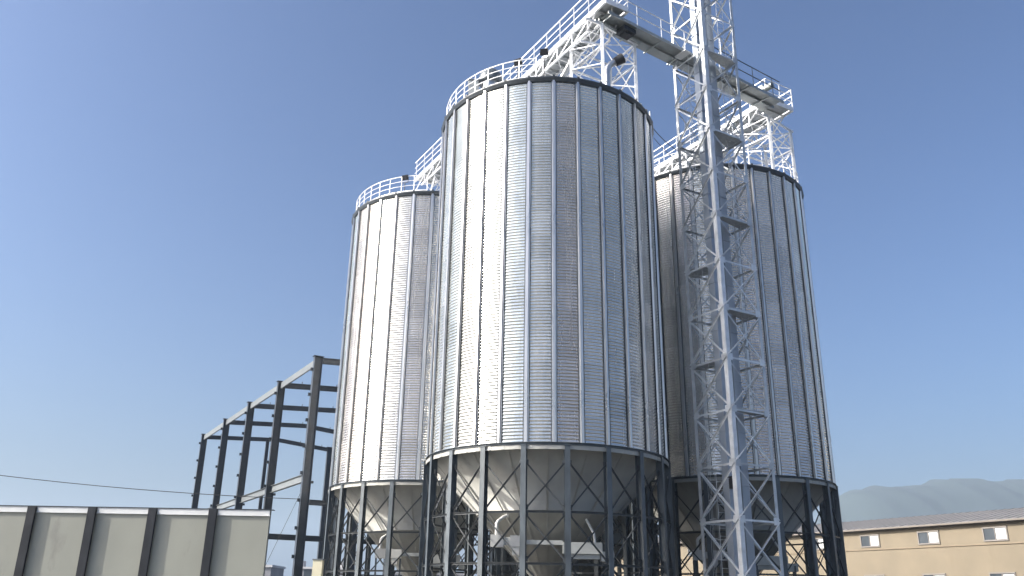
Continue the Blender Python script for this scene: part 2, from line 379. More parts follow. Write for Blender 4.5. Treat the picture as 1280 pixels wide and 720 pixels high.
def silo(key, P, label, st_off, leg_off, rails):
    rz = math.radians(st_off)
    root = thing('grain_silo', P, label, 'silo', 'corrugated hopper silos standing in a square')
    link('wall_sheeting', cached('wall', wall_mesh), root, rz)
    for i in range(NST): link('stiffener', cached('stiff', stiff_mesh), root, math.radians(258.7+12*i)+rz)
    link('eave_ring', cached('eave', eave_mesh), root, rz)
    link('roof', cached('roof', roof_mesh), root, rz)
    link('base_ring', cached('base', base_ring), root)
    link('ring_beam', cached('base2', base_ring_lower), root)
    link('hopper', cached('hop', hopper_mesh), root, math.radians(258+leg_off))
    for i in range(NLEG):
        a = math.radians(258+leg_off+18*i)
        link('leg', cached('leg', leg_mesh), root, a)
        for k, (za, zb_) in enumerate(((1.35, 2.75), (2.99, 4.52), (4.76, 6.36))):
            link('cross_brace', cached('br%d' % k, lambda: brace_mesh(za, zb_, k)), root, a)
    for z in (1.25, 2.87, 4.64): link('ring_girt', cached('g%s' % z, lambda: girt_mesh(z)), root, math.radians(258+leg_off))
    for a0, a1 in rails: railing(a0, a1).build('roof_railing', M_rail, root)
    silos[key] = root
    return root
silo('F', PF, 'nearest and largest silo at the centre, in full view above its ring of dark legs', 0, 0, [(120, 262)])
silo('L', PL_, 'left silo with a bright sunlit face, partly hidden behind the central silo', 1.3, 0, [(110, 268)])
silo('R', PR, 'right silo standing behind the lattice elevator tower, its left side in shadow', -.4, 4, [(120, 262), (282, 420)])
silo('B', PB, 'rear silo hidden behind the central silo, seen only between its legs', 0, 0, [(120, 262)])

# ---------------------------------------------------------------- catwalk gantries over the silos
def gantry(P, s0, s1, label, endbox, O1=.62):
    """s along U from the silo centre P; deck between two channels, truss chord below, railings above"""
    root = thing('catwalk_gantry', (P.x, P.y, Z1), label, 'catwalk', 'overhead catwalk gantries', 0)
    W = .62; OM = (O1-W)/2; OH = (O1+W)/2; zs, zc = 26.72, 25.95
    def q(s, o, z): return P+U*s+V*o+Vector((0, 0, z))
    off = (P.x, P.y, Z1)
    for o in (-W, O1):
        b = MB(off); b.ibeam(q(s0, o, zs), q(s1, o, zs), .26, .1, (0, 0, 1), .014, .01); b.build('side_channel', M_white, root)
        b = MB(off); b.angle(q(s0+1.4, o, zc), q(s1-1, o, zc), .075, .01); b.angle(q(s0+1.4, o, zc), q(s0+.55, o, zs-.12), .07, .01)
        s = s0+1.4
        while s < s1-1.2:
            b.angle(q(s, o, zc), q(s, o, zs-.13), .055, .008)
            b.angle(q(s, o-.01*(1 if o > 0 else -1), zs-.14), q(s+1.25, o-.01*(1 if o > 0 else -1), zc), .04, .006); s += 1.25
        b.build('bottom_chord', M_white, root)
        b = MB(off); s = s0+.05
        while s <= s1:
            b.bar(q(s, o*1.06, zs-.1), q(s, o*1.06, zs+1.25), .04, .04); s += 1.18
        for z in (zs+.48, zs+.86): b.bar(q(s0, o*1.06, z), q(s1, o*1.06, z), .026, .03)
        b.bar(q(s0, o*1.06, zs+1.25), q(s1, o*1.06, zs+1.25), .045, .045)
        b.build('handrail', M_rail, root)
    b = MB(off); s = s0+.1
    while s < s1: b.frame(q(s, OM, zs-.03), V*(OH-.02), U*.03, (0, 0, .045)); s += .62
    b.frame(q((s0+s1)/2, OM, zs+.03), U*((s1-s0)/2-.02), V*(OH-.05), (0, 0, .008))
    b.build('deck', M_grate, root)
    b = MB(off); s = s0+1.4
    while s < s1-1:
        b.angle(q(s, -W, zc+.02), q(s, O1, zc+.02), .05, .008); b.angle(q(s, -W+.02, zc+.04), q(s+1.25, O1-.02, zc+.04), .04, .006); s += 1.25
    b.build('chord_lacing', M_white, root)
    if endbox:
        b = MB(off)
        for o0, o1 in ((-W*1.06, O1*1.06),):
            for z in (zs+.48, zs+.86, zs+1.25): b.bar(q(s0, o0, z), q(s0, o1, z), .035, .035)
            b.bar(q(s0-.02, OM, zs), q(s0-.02, OM, zs+1.25), .04, .04)
        b.frame(q(s0-.01, OM, zs), V*OH, U*.012, (0, 0, .13))
        b.build('end_railing', M_rail, root)
    return root
g1 = gantry(PF, -5.75, 14.6, 'white catwalk gantry running from the left silo over the central silo roof', True)
g2 = gantry(PR, -5.5, 14.2, 'white catwalk gantry over the right silo roof ending in a railed platform', True, 1.25)

# chain conveyor housing carried on each gantry
def trough(P, s0, s1, label):
    root = thing('chain_conveyor', P+U*((s0+s1)/2)+Vector((0, 0, 26.76)), label, 'conveyor', 'chain conveyors along the catwalks')
    off = root.location; b = MB(off)
    q = lambda s, o, z: P+U*s+V*o+Vector((0, 0, z))
    b.frame(q((s0+s1)/2, .22, 27.02), U*((s1-s0)/2), V*.2, (0, 0, .24))
    s = s0
    b.build('housing', M_conv, root)
    while s < s1: b = MB(off); b.frame(q(s, .22, 27.02), U*.02, V*.235, (0, 0, .275)); b.build('flange', M_conv, root); s += 2.4
trough(PF, -4.3, 14, 'grey chain conveyor housing lying along the left catwalk')
trough(PR, -4.6, 13.6, 'grey chain conveyor housing lying along the right catwalk')

# support towers under the gantry ends
def support(P, poles, label):
    root = thing('gantry_support', P+U*-4+Vector((0, 0, Z1)), label, 'support frame', 'support frames on the silo roofs')
    off = root.location; pts = []
    for s, o, zb_ in poles:
        p = P+U*s+V*o; pts.append((p, zb_))
        b = MB(off); b.bar(P2(p, zb_), P2(p, 26.12), .13, .13, (1, 0, 0)); b.frame(P2(p, zb_+.02), U*.16, V*.16, (0, 0, .02)); b.build('pole', M_white, root)
    b = MB(off)
    for i, j in ((0, 1), (1, 3), (3, 2), (2, 0)):
        (p, za), (r_, zb_) = pts[i], pts[j]; n_ = Vector((0, 0, 1)).cross(r_-p).normalized()*.03
        for z in (24.95, 26.05): b.angle(P2(p, z), P2(r_, z), .07, .008)
        b.angle(P2(p+n_, 25.0), P2(r_+n_, 26.0), .05, .007); b.angle(P2(p-n_, 26.0), P2(r_-n_, 25.0), .05, .007)
        b.angle(P2(p+n_, max(za, zb_)+.15), P2(r_+n_, 24.9), .05, .007); b.angle(P2(p-n_, 24.9), P2(r_-n_, max(za, zb_)+.15), .05, .007)
    b.build('bracing', M_white, root)
    b = MB(off)
    p = pts[0][0]; b.bar(P2(p, 24.98), P2(p-V*1.0+U*.3, 24.98), .07, .07); b.bar(P2(p, 26.06), P2(p-V*.9, 26.06), .09, .09)
    p1 = pts[1][0]; b.bar(P2(p-V*.4, 26.15), P2(p1+V*.2, 26.15), .1, .1)
    b.build('outrigger', M_white, root)
support(PF, [(-4.95, -.26, Z1+.02), (-4.58, 1.9, Z1+.03), (-2.7, -.4, Z1+1.05), (-2.7, 1.9, Z1+.8)], 'white braced pole frame on the rim of the central silo roof')
support(PR, [(-4.95, -.1, Z1+.02), (-4.5, 2.08, Z1+.03), (-2.7, -.4, Z1+1.05), (-2.7, 2.0, Z1+.8)], 'white braced pole frame on the rim of the right silo roof')
def trestle(P, s, label):
    root = thing('gantry_trestle', P+U*s+Vector((0, 0, Z1)), label, 'support frame', 'small trestles carrying the catwalks')
    off = root.location; zb_ = Z1+2.1*(1-min(1, abs(s)/5))*.97+.1
    for o in (-.6, .6):
        b = MB(off); b.bar(P+U*s+V*o*1.5+Vector((0, 0, zb_-.2)), P+U*s+V*o+Vector((0, 0, 25.93)), .09, .09, (1, 0, 0)); b.build('leg', M_white, root)
    b = MB(off); b.angle(P+U*s+V*-.8+Vector((0, 0, zb_+.05)), P+U*s+V*.62+Vector((0, 0, 25.8)), .05); b.angle(P+U*(s+.03)+V*.8+Vector((0, 0, zb_+.05)), P+U*(s+.03)+V*-.62+Vector((0, 0, 25.8)), .05); b.build('cross_brace', M_white, root)
trestle(PF, 1.2, 'small white trestle near the apex of the central silo roof')
trestle(PF, 4.0, 'small white trestle on the far side of the central silo roof')
trestle(PL_, -3.9, 'white trestle on the left silo roof nearest the central silo')
trestle(PL_, -.6, 'white trestle near the apex of the left silo roof')
trestle(PR, 1.0, 'white trestle near the apex of the right silo roof')
trestle(PR, 3.9, 'white trestle at the far rim of the right silo roof')

# spouts from the conveyors into the roofs
def spout(P, s, o, label):
    root = thing('grain_spout', P+U*s+V*o+Vector((0, 0, Z1)), label, 'spout', 'grain spouts below the catwalks')
    off = root.location; a = P+U*s+V*o+Vector((0, 0, 26.7)); c_ = P+U*(s*.25)+Vector((0, 0, Z1+2.1))
    b = MB(off); b.tube(a, a-Vector((0, 0, .5)), .17, 14); b.tube(a-Vector((0, 0, .45)), c_, .14, 14); b.build('pipe', M_zinc, root)
    b = MB(off)
    for k in (.15, .5, .85): p = (a-Vector((0, 0, .45))).lerp(c_, k); d = (c_-a).normalized(); b.tube(p-d*.02, p+d*.02, .19, 14)
    b.frame(a-Vector((0, 0, .12)), U*.2, V*.2, (0, 0, .12)); b.build('flange', M_zinc, root)
spout(PF, -2.2, .15, 'round grey grain spout dropping to the central silo roof')
spout(PL_, -1.8, .15, 'round grey grain spout dropping to the left silo roof')
spout(PR, -2.2, .15, 'round grey grain spout dropping to the right silo roof')

# cross conveyor from the central to the right silo (dark underside)
T = Vector((.819, .574, 0)).normalized(); Nn = Vector((-.574, .819, 0)).normalized()
def bt(t, n, z): return T*t+Nn*n+Vector((0, 0, z))
root = thing('cross_conveyor', bt(27.6, 23.4, 26.2), 'long grey conveyor bridge crossing from the central silo through the tower to the right silo', 'conveyor')
off = root.location
b = MB(off); b.frame(bt(27.3, 24.02, 26.62), T*5.9, Nn*.22, (0, 0, .30)); b.build('housing', M_conv, root)
t = 21.5
while t < 33.2: b = MB(off); b.frame(bt(t, 24.02, 26.62), T*.02, Nn*.26, (0, 0, .34)); b.build('flange', M_conv, root); t += 2.35
b = MB(off); b.frame(bt(27.3, 23.42, 26.42), T*6.0, Nn*.3, (0, 0, .012))
for n_ in (23.1, 23.75): b.bar(bt(21.2, n_, 26.36), bt(33.4, n_, 26.36), .06, .16)
b.build('walkway', M_conv, root)
t = 21.4
while t < 33.3: b = MB(off); b.frame(bt(t, 23.68, 26.27), T*.035, Nn*.6, (0, 0, .035)); b.build('cross_bearer', M_conv, root); t += 1.55
b = MB(off); b.frame(bt(22.6, 23.5, 26.13), T*.36, Nn*.3, (0, 0, .11)); b.frame(bt(22.6, 23.5, 25.98), T*.2, Nn*.18, (0, 0, .06)); b.build('slide_gate', M_black, root)
b = MB(off); b.frame(bt(26.0, 23.2, 26.20), T*.2, Nn*.35, (0, 0, .03)); b.build('splice_plate', M_trim, root)
def brail(name, n_, t0, t1, m_, zt):
    b = MB(off); t = t0
    while t < t1+.1: b.bar(bt(t, n_, 26.4), bt(t, n_, zt), .03, .03); t += 1.55
    for z in ((26.4+zt)/2, zt): b.bar(bt(t0, n_, z), bt(t1, n_, z), .035, .035)
    b.build(name, m_, root)
brail('near_handrail', 23.08, 21.4, 26.8, M_rail, 27.5)
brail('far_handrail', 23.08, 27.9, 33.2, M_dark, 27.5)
# drive motor at the right end
b = MB(off); b.tube(bt(32.6, 23.6, 27.1), bt(32.6, 23.1, 27.1), .17, 14); b.frame(bt(32.6, 23.75, 27.1), T*.2, Nn*.16, (0, 0, .2)); b.build('drive_motor', M_conv, root)

# ---------------------------------------------------------------- lattice tower with the bucket elevator
TC = Vector((8.76, 33.0, 0)); S = 2.13; ZT = 33.0
root = thing('elevator_tower', TC+U*S/2+V*S/2, 'tall slim lattice tower standing in front of the right silo, white at the top', 'lattice tower')
off = root.location
corn = [(0, 0), (0, S), (S, S), (S, 0)]
def tp(c_, z, ins=0): return TC+U*c_[0]+V*c_[1]+Vector((0, 0, z))
for i, c_ in enumerate(corn):
    b = MB(off); a1 = (U if c_[0] == 0 else -U); a2 = (V if c_[1] == 0 else -V); wl = .2 if i == 0 else .15; p = tp(c_, 0)
    b.frame(p+a1*wl/2+Vector((0, 0, ZT/2)), a1*wl/2, a2*.008, (0, 0, ZT/2)); b.frame(p+a2*(wl/2+.008)+Vector((0, 0, ZT/2)), a2*wl/2, a1*.008, (0, 0, ZT/2))
    b.frame(p+Vector((0, 0, .01)), U*.2, V*.2, (0, 0, .01)); b.build('leg', M_tower, root)
levels = [.40+2.13*k for k in range(0, 16)]
for k, z in enumerate(levels):
    for i in range(4):
        ca, cb = corn[i], corn[(i+1) % 4]; pa, pb = tp(ca, z), tp(cb, z); nrm = ((pb-pa).normalized()).cross(Vector((0, 0, 1)))
        cen = off+Vector((0, 0, z)); nrm = nrm if nrm.dot((pa+pb)/2-Vector((off.x, off.y, z))) > 0 else -nrm
        if z > .5: b = MB(off); b.angle(pa, pb, .075, .008, a=(0, 0, -1)); 
        if z > .5:
            for pp in (pa, pb):
                d = (pb-pa).normalized()*(1 if pp is pa else -1); b.frame(pp+d*.16+nrm*.014, d*.14, (0, 0, .14), nrm*.004)
            b.build('horizontal_member', M_tower, root)
        if k < len(levels)-1:
            z2 = levels[k+1]; b = MB(off)
            b.angle(P2(pa, z+.05)+nrm*.012, P2(pb, z2-.02)+nrm*.012, .06, .007, a=nrm); b.angle(P2(pb, z+.05)-nrm*.012, P2(pa, z2-.02)-nrm*.012, .06, .007, a=-nrm)
            b.build('cross_brace', M_tower, root)
# landing platforms on the right of the casings, every second level
for k in (4, 6, 8, 10, 12):
    z = levels[k]; b = MB(off)
    tri = k in (4, 6)
    pts = [tp((.05, 1.3), z), tp((.05, S-.05), z), tp((S-.1, S-.05), z), tp((S-.1, 1.3), z)]
    if k % 4 == 0: pts = [tp((.05, .2), z), tp((.05, S-.05), z), tp((.75, S-.05), z), tp((.35, .2), z)]
    else: pts = [tp((.05, .2), z), tp((.05, S-.05), z), tp((1.0, S-.05), z), tp((.35, .2), z)]
    vs = [p+Vector((0, 0, .03)) for p in pts]+[p+Vector((0, 0, .06)) for p in pts]
    b.add(vs, [(3, 2, 1, 0), (4, 5, 6, 7), (0, 1, 5, 4), (1, 2, 6, 5), (2, 3, 7, 6), (3, 0, 4, 7)]); b.build('landing_platform', M_grate, root)
    b = MB(off)
    for zz in (.55, 1.1): b.tube(tp((1.05, S-.1), z+zz), tp((.1, S-.1), z+zz), .018, 6); b.tube(tp((.1, S-.1), z+zz), tp((.1, 1.2), z+zz), .018, 6)
    for c_ in ((1.05, S-.1), (.1, S-.1), (.1, 1.2)): b.tube(tp(c_, z+.05), tp(c_, z+1.1), .018, 6)
    b.build('platform_railing', M_tower, root)
for k in (5, 7):
    z = levels[k]; b = MB(off); pts = [tp((1.1, .08), z), tp((1.1, .9), z), tp((S-.06, .9), z), tp((S-.06, .08), z)]
    vs = [p+Vector((0, 0, .03)) for p in pts]+[p+Vector((0, 0, .06)) for p in pts]
    b.add(vs, [(3, 2, 1, 0), (4, 5, 6, 7), (0, 1, 5, 4), (1, 2, 6, 5), (2, 3, 7, 6), (3, 0, 4, 7)]); b.build('landing_platform', M_grate, root)
# caged ladder inside
def ladder(a, bb, z0, z1, cage):
    b = MB(off)
    for o in (-.2, .2): b.bar(tp((a, bb+o), z0), tp((a, bb+o), z1), .05, .012, (1, 0, 0))
    z = z0+.2
    while z < z1: b.tube(tp((a, bb-.2), z), tp((a, bb+.2), z), .011, 5, cap=False); z += .3
    lo = b.build('ladder', M_tower, root)
    if cage:
        b = MB(off); z = z0+2.2
        while z < z1:
            b.path([tp((a+.68*math.sin(t_*PI/10)*.9, bb-.34*math.cos(t_*PI/10)), z) for t_ in range(11)], .014, 5); z += .75
        for t_ in (1, 3, 5, 7, 9): b.bar(tp((a+.68*math.sin(t_*PI/10)*.9, bb-.34*math.cos(t_*PI/10)), z0+2.2), tp((a+.68*math.sin(t_*PI/10)*.9, bb-.34*math.cos(t_*PI/10)), z1), .03, .006, (1, 0, 0))
        co = b.build('safety_cage', M_tower, lo)
ladder(1.35, .45, .3, 26.5, True)
ladder(.45, S-.45, levels[4], ZT, False)

root = thing('bucket_elevator', TC+U*.95+V*1.0, 'twin pale blue-grey elevator casings rising inside the lattice tower', 'elevator')
off = root.location
for bb in (.58, 1.28):
    b = MB(off); p = TC+U*.95+V*bb
    b.frame(p+Vector((0, 0, 17.4)), U*.17, V*.2, (0, 0, 15.8)); cas = b.build('casing', M_case, root)
    z = 1.8
    while z < 33: b = MB(off); b.frame(p+Vector((0, 0, z)), U*.2, V*.23, (0, 0, .02)); b.build('flange', M_case, cas); z += 2.13
b = MB(off); b.frame(TC+U*.95+V*.93+Vector((0, 0, .85)), U*.3, V*.75, (0, 0, .85)); b.build('boot', M_case, root)
b = MB(off); p = TC+U*.6+V*.42
b.frame(p+Vector((0, 0, 6.05)), U*.1, V*.13, (0, 0, .2)); b.frame(p+Vector((0, 0, 6.3)), U*.13, V*.16, (0, 0, .02)); b.build('junction_box', M_black, root)

# long spouts leaving the tower top region
def cable(name, pts, r_, m, label, cat): 
    o = MB().path(pts, r_, 6).build(name, m); tag(o, label, cat); return o
def sag(a, c_, s, n=16):
    a, c_ = Vector(a), Vector(c_); return [a.lerp(c_, i/n)-Vector((0, 0, s*4*(i/n)*(1-i/n))) for i in range(n+1)]
rim = PF+Vector((5.12*math.cos(math.radians(-12)), 5.12*math.sin(math.radians(-12)), 22.75))
cable('power_cable', sag(rim, tp((S, 0), 21.5), .12), .018, M_cable, 'thin dark cable from the central silo rim to the tower, the higher of two', 'cable')
cable('power_cable', sag(rim-Vector((0, 0, .5)), tp((S, 0), 20.9), .1), .014, M_cable, 'thin dark cable from the central silo rim to the tower, the lower of two', 'cable')

# ---------------------------------------------------------------- roof details
def flood(loc, aim, label):
    loc = Vector(loc); root = thing('floodlight', loc, label, 'floodlight', 'floodlights on the silo tops')
    aim = Vector(aim).normalized(); sx = aim.cross(Vector((0, 0, 1))).normalized(); uz = sx.cross(aim)
    b = MB(loc); b.frame(loc+Vector((0, 0, .32)), aim*.07, sx*.17, uz*.14)
    for k in range(-3, 4): b.frame(loc+Vector((0, 0, .32))-aim*.09+sx*k*.045, aim*.025, sx*.008, uz*.11)
    b.build('housing', M_black, root)
    b = MB(loc); b.frame(loc+Vector((0, 0, .32))+aim*.075, aim*.006, sx*.145, uz*.115); b.build('lens', M_lens, root)
    b = MB(loc); b.bar(loc+sx*.19, loc+sx*.19+Vector((0, 0, .34)), .02, .04); b.bar(loc-sx*.19, loc-sx*.19+Vector((0, 0, .34)), .02, .04); b.bar(loc-sx*.19, loc+sx*.19, .04, .02); b.tube((loc.x, loc.y, 22.78), loc, .022, 6); b.build('bracket', M_black, root)
flood((.10, 31.45, 23.55), (-.5, -.8, -.45), 'black floodlight on the roof railing of the central silo')
flood((-6.1, 42.4, 23.5), (-.4, -.9, -.4), 'black floodlight on the roof railing of the left silo')
flood((1.25, 31.3, 24.0), (-.2, -.9, -.45), 'black floodlight beside the foot of the catwalk over the central silo')
# roof exhaust fan with domed hood
def fan(loc, d, rr, label):
    loc = Vector(loc); root = thing('roof_fan', loc, label, 'roof fan'); d = Vector(d).normalized()
    b = MB(loc); b.tube(loc-Vector((0, 0, .5)), loc+Vector((0, 0, .35)), rr*.7, 24); b.build('duct', M_zinc, root)
    b = MB(loc); c_ = loc+Vector((0, 0, .35)); vs = []; n, m_ = 28, 8
    for j in range(m_+1):
        t = j/m_*PI/2
        for i in range(n): a = 2*PI*i/n; vs.append(c_+Vector((rr*math.cos(a)*math.cos(t), rr*math.sin(a)*math.cos(t), rr*.95*math.sin(t))))
    b.add(vs, [(j*n+i, j*n+(i+1) % n, (j+1)*n+(i+1) % n, (j+1)*n+i) for j in range(m_) for i in range(n)], True)
    b.tube(c_-Vector((0, 0, .22)), c_, rr*1.03, 28); b.build('hood', M_leg, root)
fan((-1.15, 33.3, 23.85), (0, 0, 1), .55, 'large dark domed roof fan behind the railing of the central silo')
# inspection hatch ladder box
root = thing('roof_hatch', (-1.95, 33.2, 23.2), 'pale box hatch beside the domed fan on the central silo roof', 'hatch')
b = MB(root.location); b.box(-2.15, -1.7, 33.05, 33.6, 22.9, 24.0); b.build('hatch_body', M_duct, root)
b = MB(root.location); b.box(-2.2, -1.65, 33.0, 33.65, 24.003, 24.05); b.build('hatch_lid', M_zinc, root)
# exhaust elbow at the front rim
root = thing('vent_elbow', (4.05, 31.95, 22.9), 'grey vent pipe with black open elbow at the front rim of the central roof', 'vent pipe')
b = MB(root.location)
c0 = Vector((4.08, 31.95, 22.8))
b.path([c0, c0+Vector((0, 0, .95)), c0+Vector((.05, 0, 1.2)), c0+Vector((.17, 0, 1.38)), c0+Vector((.36, 0, 1.5))], .15, 16); b.build('pipe', M_zinc, root)
b = MB(root.location); d = Vector((.8, -.1, .45)).normalized(); p = c0+Vector((.36, 0, 1.5)); b.tube(p, p+d*.42, .20, 20, .24); b.build('cowl', M_black, root)
# white pipe stubs on the rim
for k, (x, y, z, lab) in enumerate(((6.35, 34.4, 22.8, 'short white rim post at the right edge of the central silo roof'),)):
    root = tag(MB().tube((x, y, z-.1), (x, y, z+.55), .03, 8).build('rim_post', M_rail), lab, 'post')

# ---------------------------------------------------------------- aeration ducts below each hopper
def ducts(P, label, rz):
    root = thing('aeration_duct', P, label, 'air duct', 'aeration ducts under the hoppers', rz)
    b = MB(); b.box(-2.25, -1.75, -2.72, -2.2, 3.5, 3.95); b.box(-1.5, -.95, -2.72, -2.2, 3.52, 3.93); b.box(-1.75, -1.5, -2.6, -2.3, 3.58, 3.87); b.build('inlet_box', M_pipe, root)
    b = MB(); b.box(-1.42, -1.15, -2.68, -2.4, 3.22, 3.515); b.build('valve', M_pipe, root)
    b = MB(); b.path([(-2.02, -2.45, 3.95), (-2.02, -2.45, 4.38), (-1.97, -2.42, 4.47), (-1.78, -2.3, 4.62), (-1.6, -2.15, 4.72)], .07, 12); b.tube((-1.66, -2.2, 4.68), (-1.55, -2.12, 4.75), .1, 12); b.build('riser_pipe', M_pipe, root)
    b = MB(); b.box(.5, 2.0, -2.7, -2.1, 3.3, 3.72); b.box(-.95, .5, -2.62, -2.2, 3.62, 3.78); b.build('duct_box', M_duct, root)
    b = MB(); b.box(1.95, 2.45, -2.6, -2.1, 3.05, 3.4); b.box(.6, 1.9, -2.6, -2.2, 3.12, 3.29); b.build('fan_housing', M_duct, root)
    b = MB(); b.path([(1.75, -2.4, 3.72), (1.72, -2.35, 4.05), (1.5, -2.2, 4.5), (1.3, -2.1, 4.85)], .05, 10); b.build('riser_pipe', M_pipe, root)
    b = MB()
    for x in (-2.2, -1.0, .6, 2.3):
        for y in (-2.6, -2.2): b.bar((x, y, 0), (x, y, 3.3 if x > 0 else 3.5), .07, .07, (1, 0, 0))
        b.bar((x, -2.6, 1.2), (x, -2.2, 3.0), .05, .05)
    b.build('stand', M_leg, root)
    b = MB(); b.tube((-.05, 0, 1.5), (-.05, 0, 1.15), .5, 20); b.box(-.5, .5, -.5, .5, .9, 1.15); b.build('outlet_gate', M_dark, root)
ducts(PF, 'pale aeration ducts in front of the central silo hopper', 0)
ducts(PL_, 'pale aeration ducts below the left silo hopper', .1)
ducts(PR, 'pale aeration ducts below the right silo hopper', -.1)

# ---------------------------------------------------------------- open steel portal frame building
u2 = Vector((-.509, .861, 0)).normalized(); v2 = Vector((.861, .509, 0)).normalized()
C1 = Vector((-11.78, 50, 0)); H = 15.42; SP = [0, 7.66, 15.5, 23.2, 31.6]; W = 11.9; RX = 6.7; RH = .42
root = thing('steel_frame', C1+u2*16, 'unclad dark steel portal frame building standing left of the silos', 'steel frame')
off = root.location
def q(s, o, z): return C1+u2*s+v2*o+Vector((0, 0, z))
for k, s in enumerate(SP):
    for o in (0, W):
        b = MB(off); b.ibeam(q(s, o, 0), q(s, o, H), .5, .3, v2, .02, .014); 
        b.frame(q(s, o, H+.012), u2*.2, v2*.32, (0, 0, .012))
        b.frame(q(s, o, .015), u2*.25, v2*.35, (0, 0, .015))
        sgn = -1 if o == 0 else 1; z = 2.2
        while z < H-.3:
            b.frame(q(s, o+sgn*.33, z), u2*.01, v2*.08, (0, 0, .09)); b.frame(q(s, o+sgn*.33, z-.09), u2*.08, v2*.085, (0, 0, .01)); z += 1.55
        b.build('column', M_frame, root)
    b = MB(off); b.ibeam(q(s, .25, H-.22), q(s, RX, H-.22+RH), .36, .2, (0, 0, 1)); b.ibeam(q(s, RX, H-.22+RH), q(s, W-.25, H-.22), .36, .2, (0, 0, 1))
    for f_ in (.12, .33, .54, .75, .93):
        o = W*f_; z = H-.04+RH*(o/RX if o < RX else (W-o)/(W-RX)); b.frame(q(s, o, z+.07), v2*.01, u2*.07, (0, 0, .08))
    b.build('rafter', M_frame, root)
b = MB(off); b.ibeam(q(31.6, 5.77, 0), q(31.6, 5.77, H+.1), .3, .2, v2); b.build('wind_post', M_frame, root)
for a in range(4):
    b = MB(off); b.bar(q(SP[a]+.16, -.02, H-.30), q(SP[a+1]-.16, -.02, H-.30), .1, .42); b.bar(q(SP[a]+.16, .06, H-.12), q(SP[a+1]-.16, .06, H-.12), .22, .03); b.build('eave_beam', M_frame_l, root)
for a in range(4): b = MB(off); b.ibeam(q(SP[a]+.16, .1, 8.2), q(SP[a+1]-.16, .1, 8.2), .45, .22, (0, 0, 1)); b.build('crane_beam', M_frame_l, root)
for s in SP: b = MB(off); b.frame(q(s, .33, 7.9), u2*.1, v2*.08, (0, 0, .07)); b.build('corbel', M_frame, root)
for s, z in ((0, 6.76), (7.66, 5.22), (31.6, 6.9)):
    b = MB(off); b.ibeam(q(s, .25, z), q(s, W-.25, z), .3, .18, (0, 0, 1)); b.build('tie_beam', M_frame, root)

# ---------------------------------------------------------------- panel cabin at lower left
root = thing('panel_fence', (-7.4, 22.1, 0), 'off-white panel fence with black steel posts at the lower left', 'fence')
off = root.location; x = -6.02
YF = 22.0; ht = 3.66; posts = [-7.44-1.52*k for k in range(8)]
b = MB(off); b.box(posts[-1], -6.02, YF+.02, YF+.1, 0, ht-.02); b.build('wall_panel', M_panel, root)
b = MB(off); xs = [-6.02]+posts
for a in range(len(xs)-1): b.box(xs[a+1]+.11, xs[a]-(.11 if a else .0), YF-.012, YF+.016, ht-.14, ht-.015)
b.box(posts[-1], -6.005, YF-.02, YF+.016, ht-.155, ht-.141)
b.build('fascia', M_trim, root)
b = MB(off); b.box(posts[-1]-.2, -5.93, YF-.03, YF+.14, ht-.008, ht+.008); b.build('top_cap', M_frame, root)
for px_ in posts:
    b = MB(off); b.ibeam((px_, YF-.05, 0), (px_, YF-.05, ht-.014), .07, .2, (0, 1, 0), .012, .01); b.build('post', M_post, root)

# cream pillar
root = thing('cream_pillar', (-8.5, 40, 0), 'cream painted cabinet pillar between the steel frame and the left silo', 'pillar')
b = MB(root.location); b.box(-8.72, -8.3, 39.8, 40.2, 0, 3.18); b.build('body', M_cream, root)
b = MB(root.location); b.box(-8.75, -8.27, 39.77, 40.23, 3.183, 3.23); b.build('cap', M_frame_l, root)

# ---------------------------------------------------------------- ochre building at right
BP = Vector((35.48, 93, 0)); ub = Vector((-.505, .863, 0)).normalized(); nb = Vector((-.863, -.505, 0)).normalized()
root = thing('ochre_building', BP, 'ochre rendered two storey building with a grey roof behind the right silo', 'building')
off = root.location; EZ = 9.0; s0, s1, dep = -46, 60, 15
def qb(s, d, z): return BP+ub*s-nb*d+Vector((0, 0, z))
b = MB(off); b.frame(qb((s0+s1)/2, dep/2, EZ/2), ub*((s1-s0)/2), nb*(dep/2), (0, 0, EZ/2)); wall = b.build('wall', M_yellow, root)
b = MB(off); b.frame(qb((s0+s1)/2, -.04, 7.06), ub*((s1-s0)/2), nb*.045, (0, 0, .05)); b.build('ledge', M_ledge, root)
b = MB(off)
vs = [qb(s0-.4, -.45, EZ+.02), qb(s1+.4, -.45, EZ+.02), qb(s1+.4, dep/2, EZ+1.7), qb(s0-.4, dep/2, EZ+1.7), qb(s0-.4, dep+.45, EZ+.02), qb(s1+.4, dep+.45, EZ+.02)]
vs2 = [v_+Vector((0, 0, .1)) for v_ in vs]
b.add(vs+vs2, [(0, 3, 2, 1), (3, 4, 5, 2), (6, 7, 8, 9), (9, 8, 11, 10), (0, 1, 7, 6), (4, 10, 11, 5), (0, 6, 9, 3), (3, 9, 10, 4), (1, 2, 8, 7), (2, 5, 11, 8)])
s = s0
while s < s1+.3: b.bar(qb(s, -.44, EZ+.14), qb(s, dep/2, EZ+1.82), .05, .04); s += .9
b.build('roof', M_roofgrey, root)
b = MB(off); b.frame(qb((s0+s1)/2, -.2, EZ-.06), ub*((s1-s0)/2), nb*.19, (0, 0, .055)); b.build('soffit', M_brown, root)
b = MB(off); b.frame(qb((s0+s1)/2, -.55, EZ+.0), ub*((s1-s0)/2), nb*.08, (0, 0, .07)); b.build('gutter', M_brown, root)
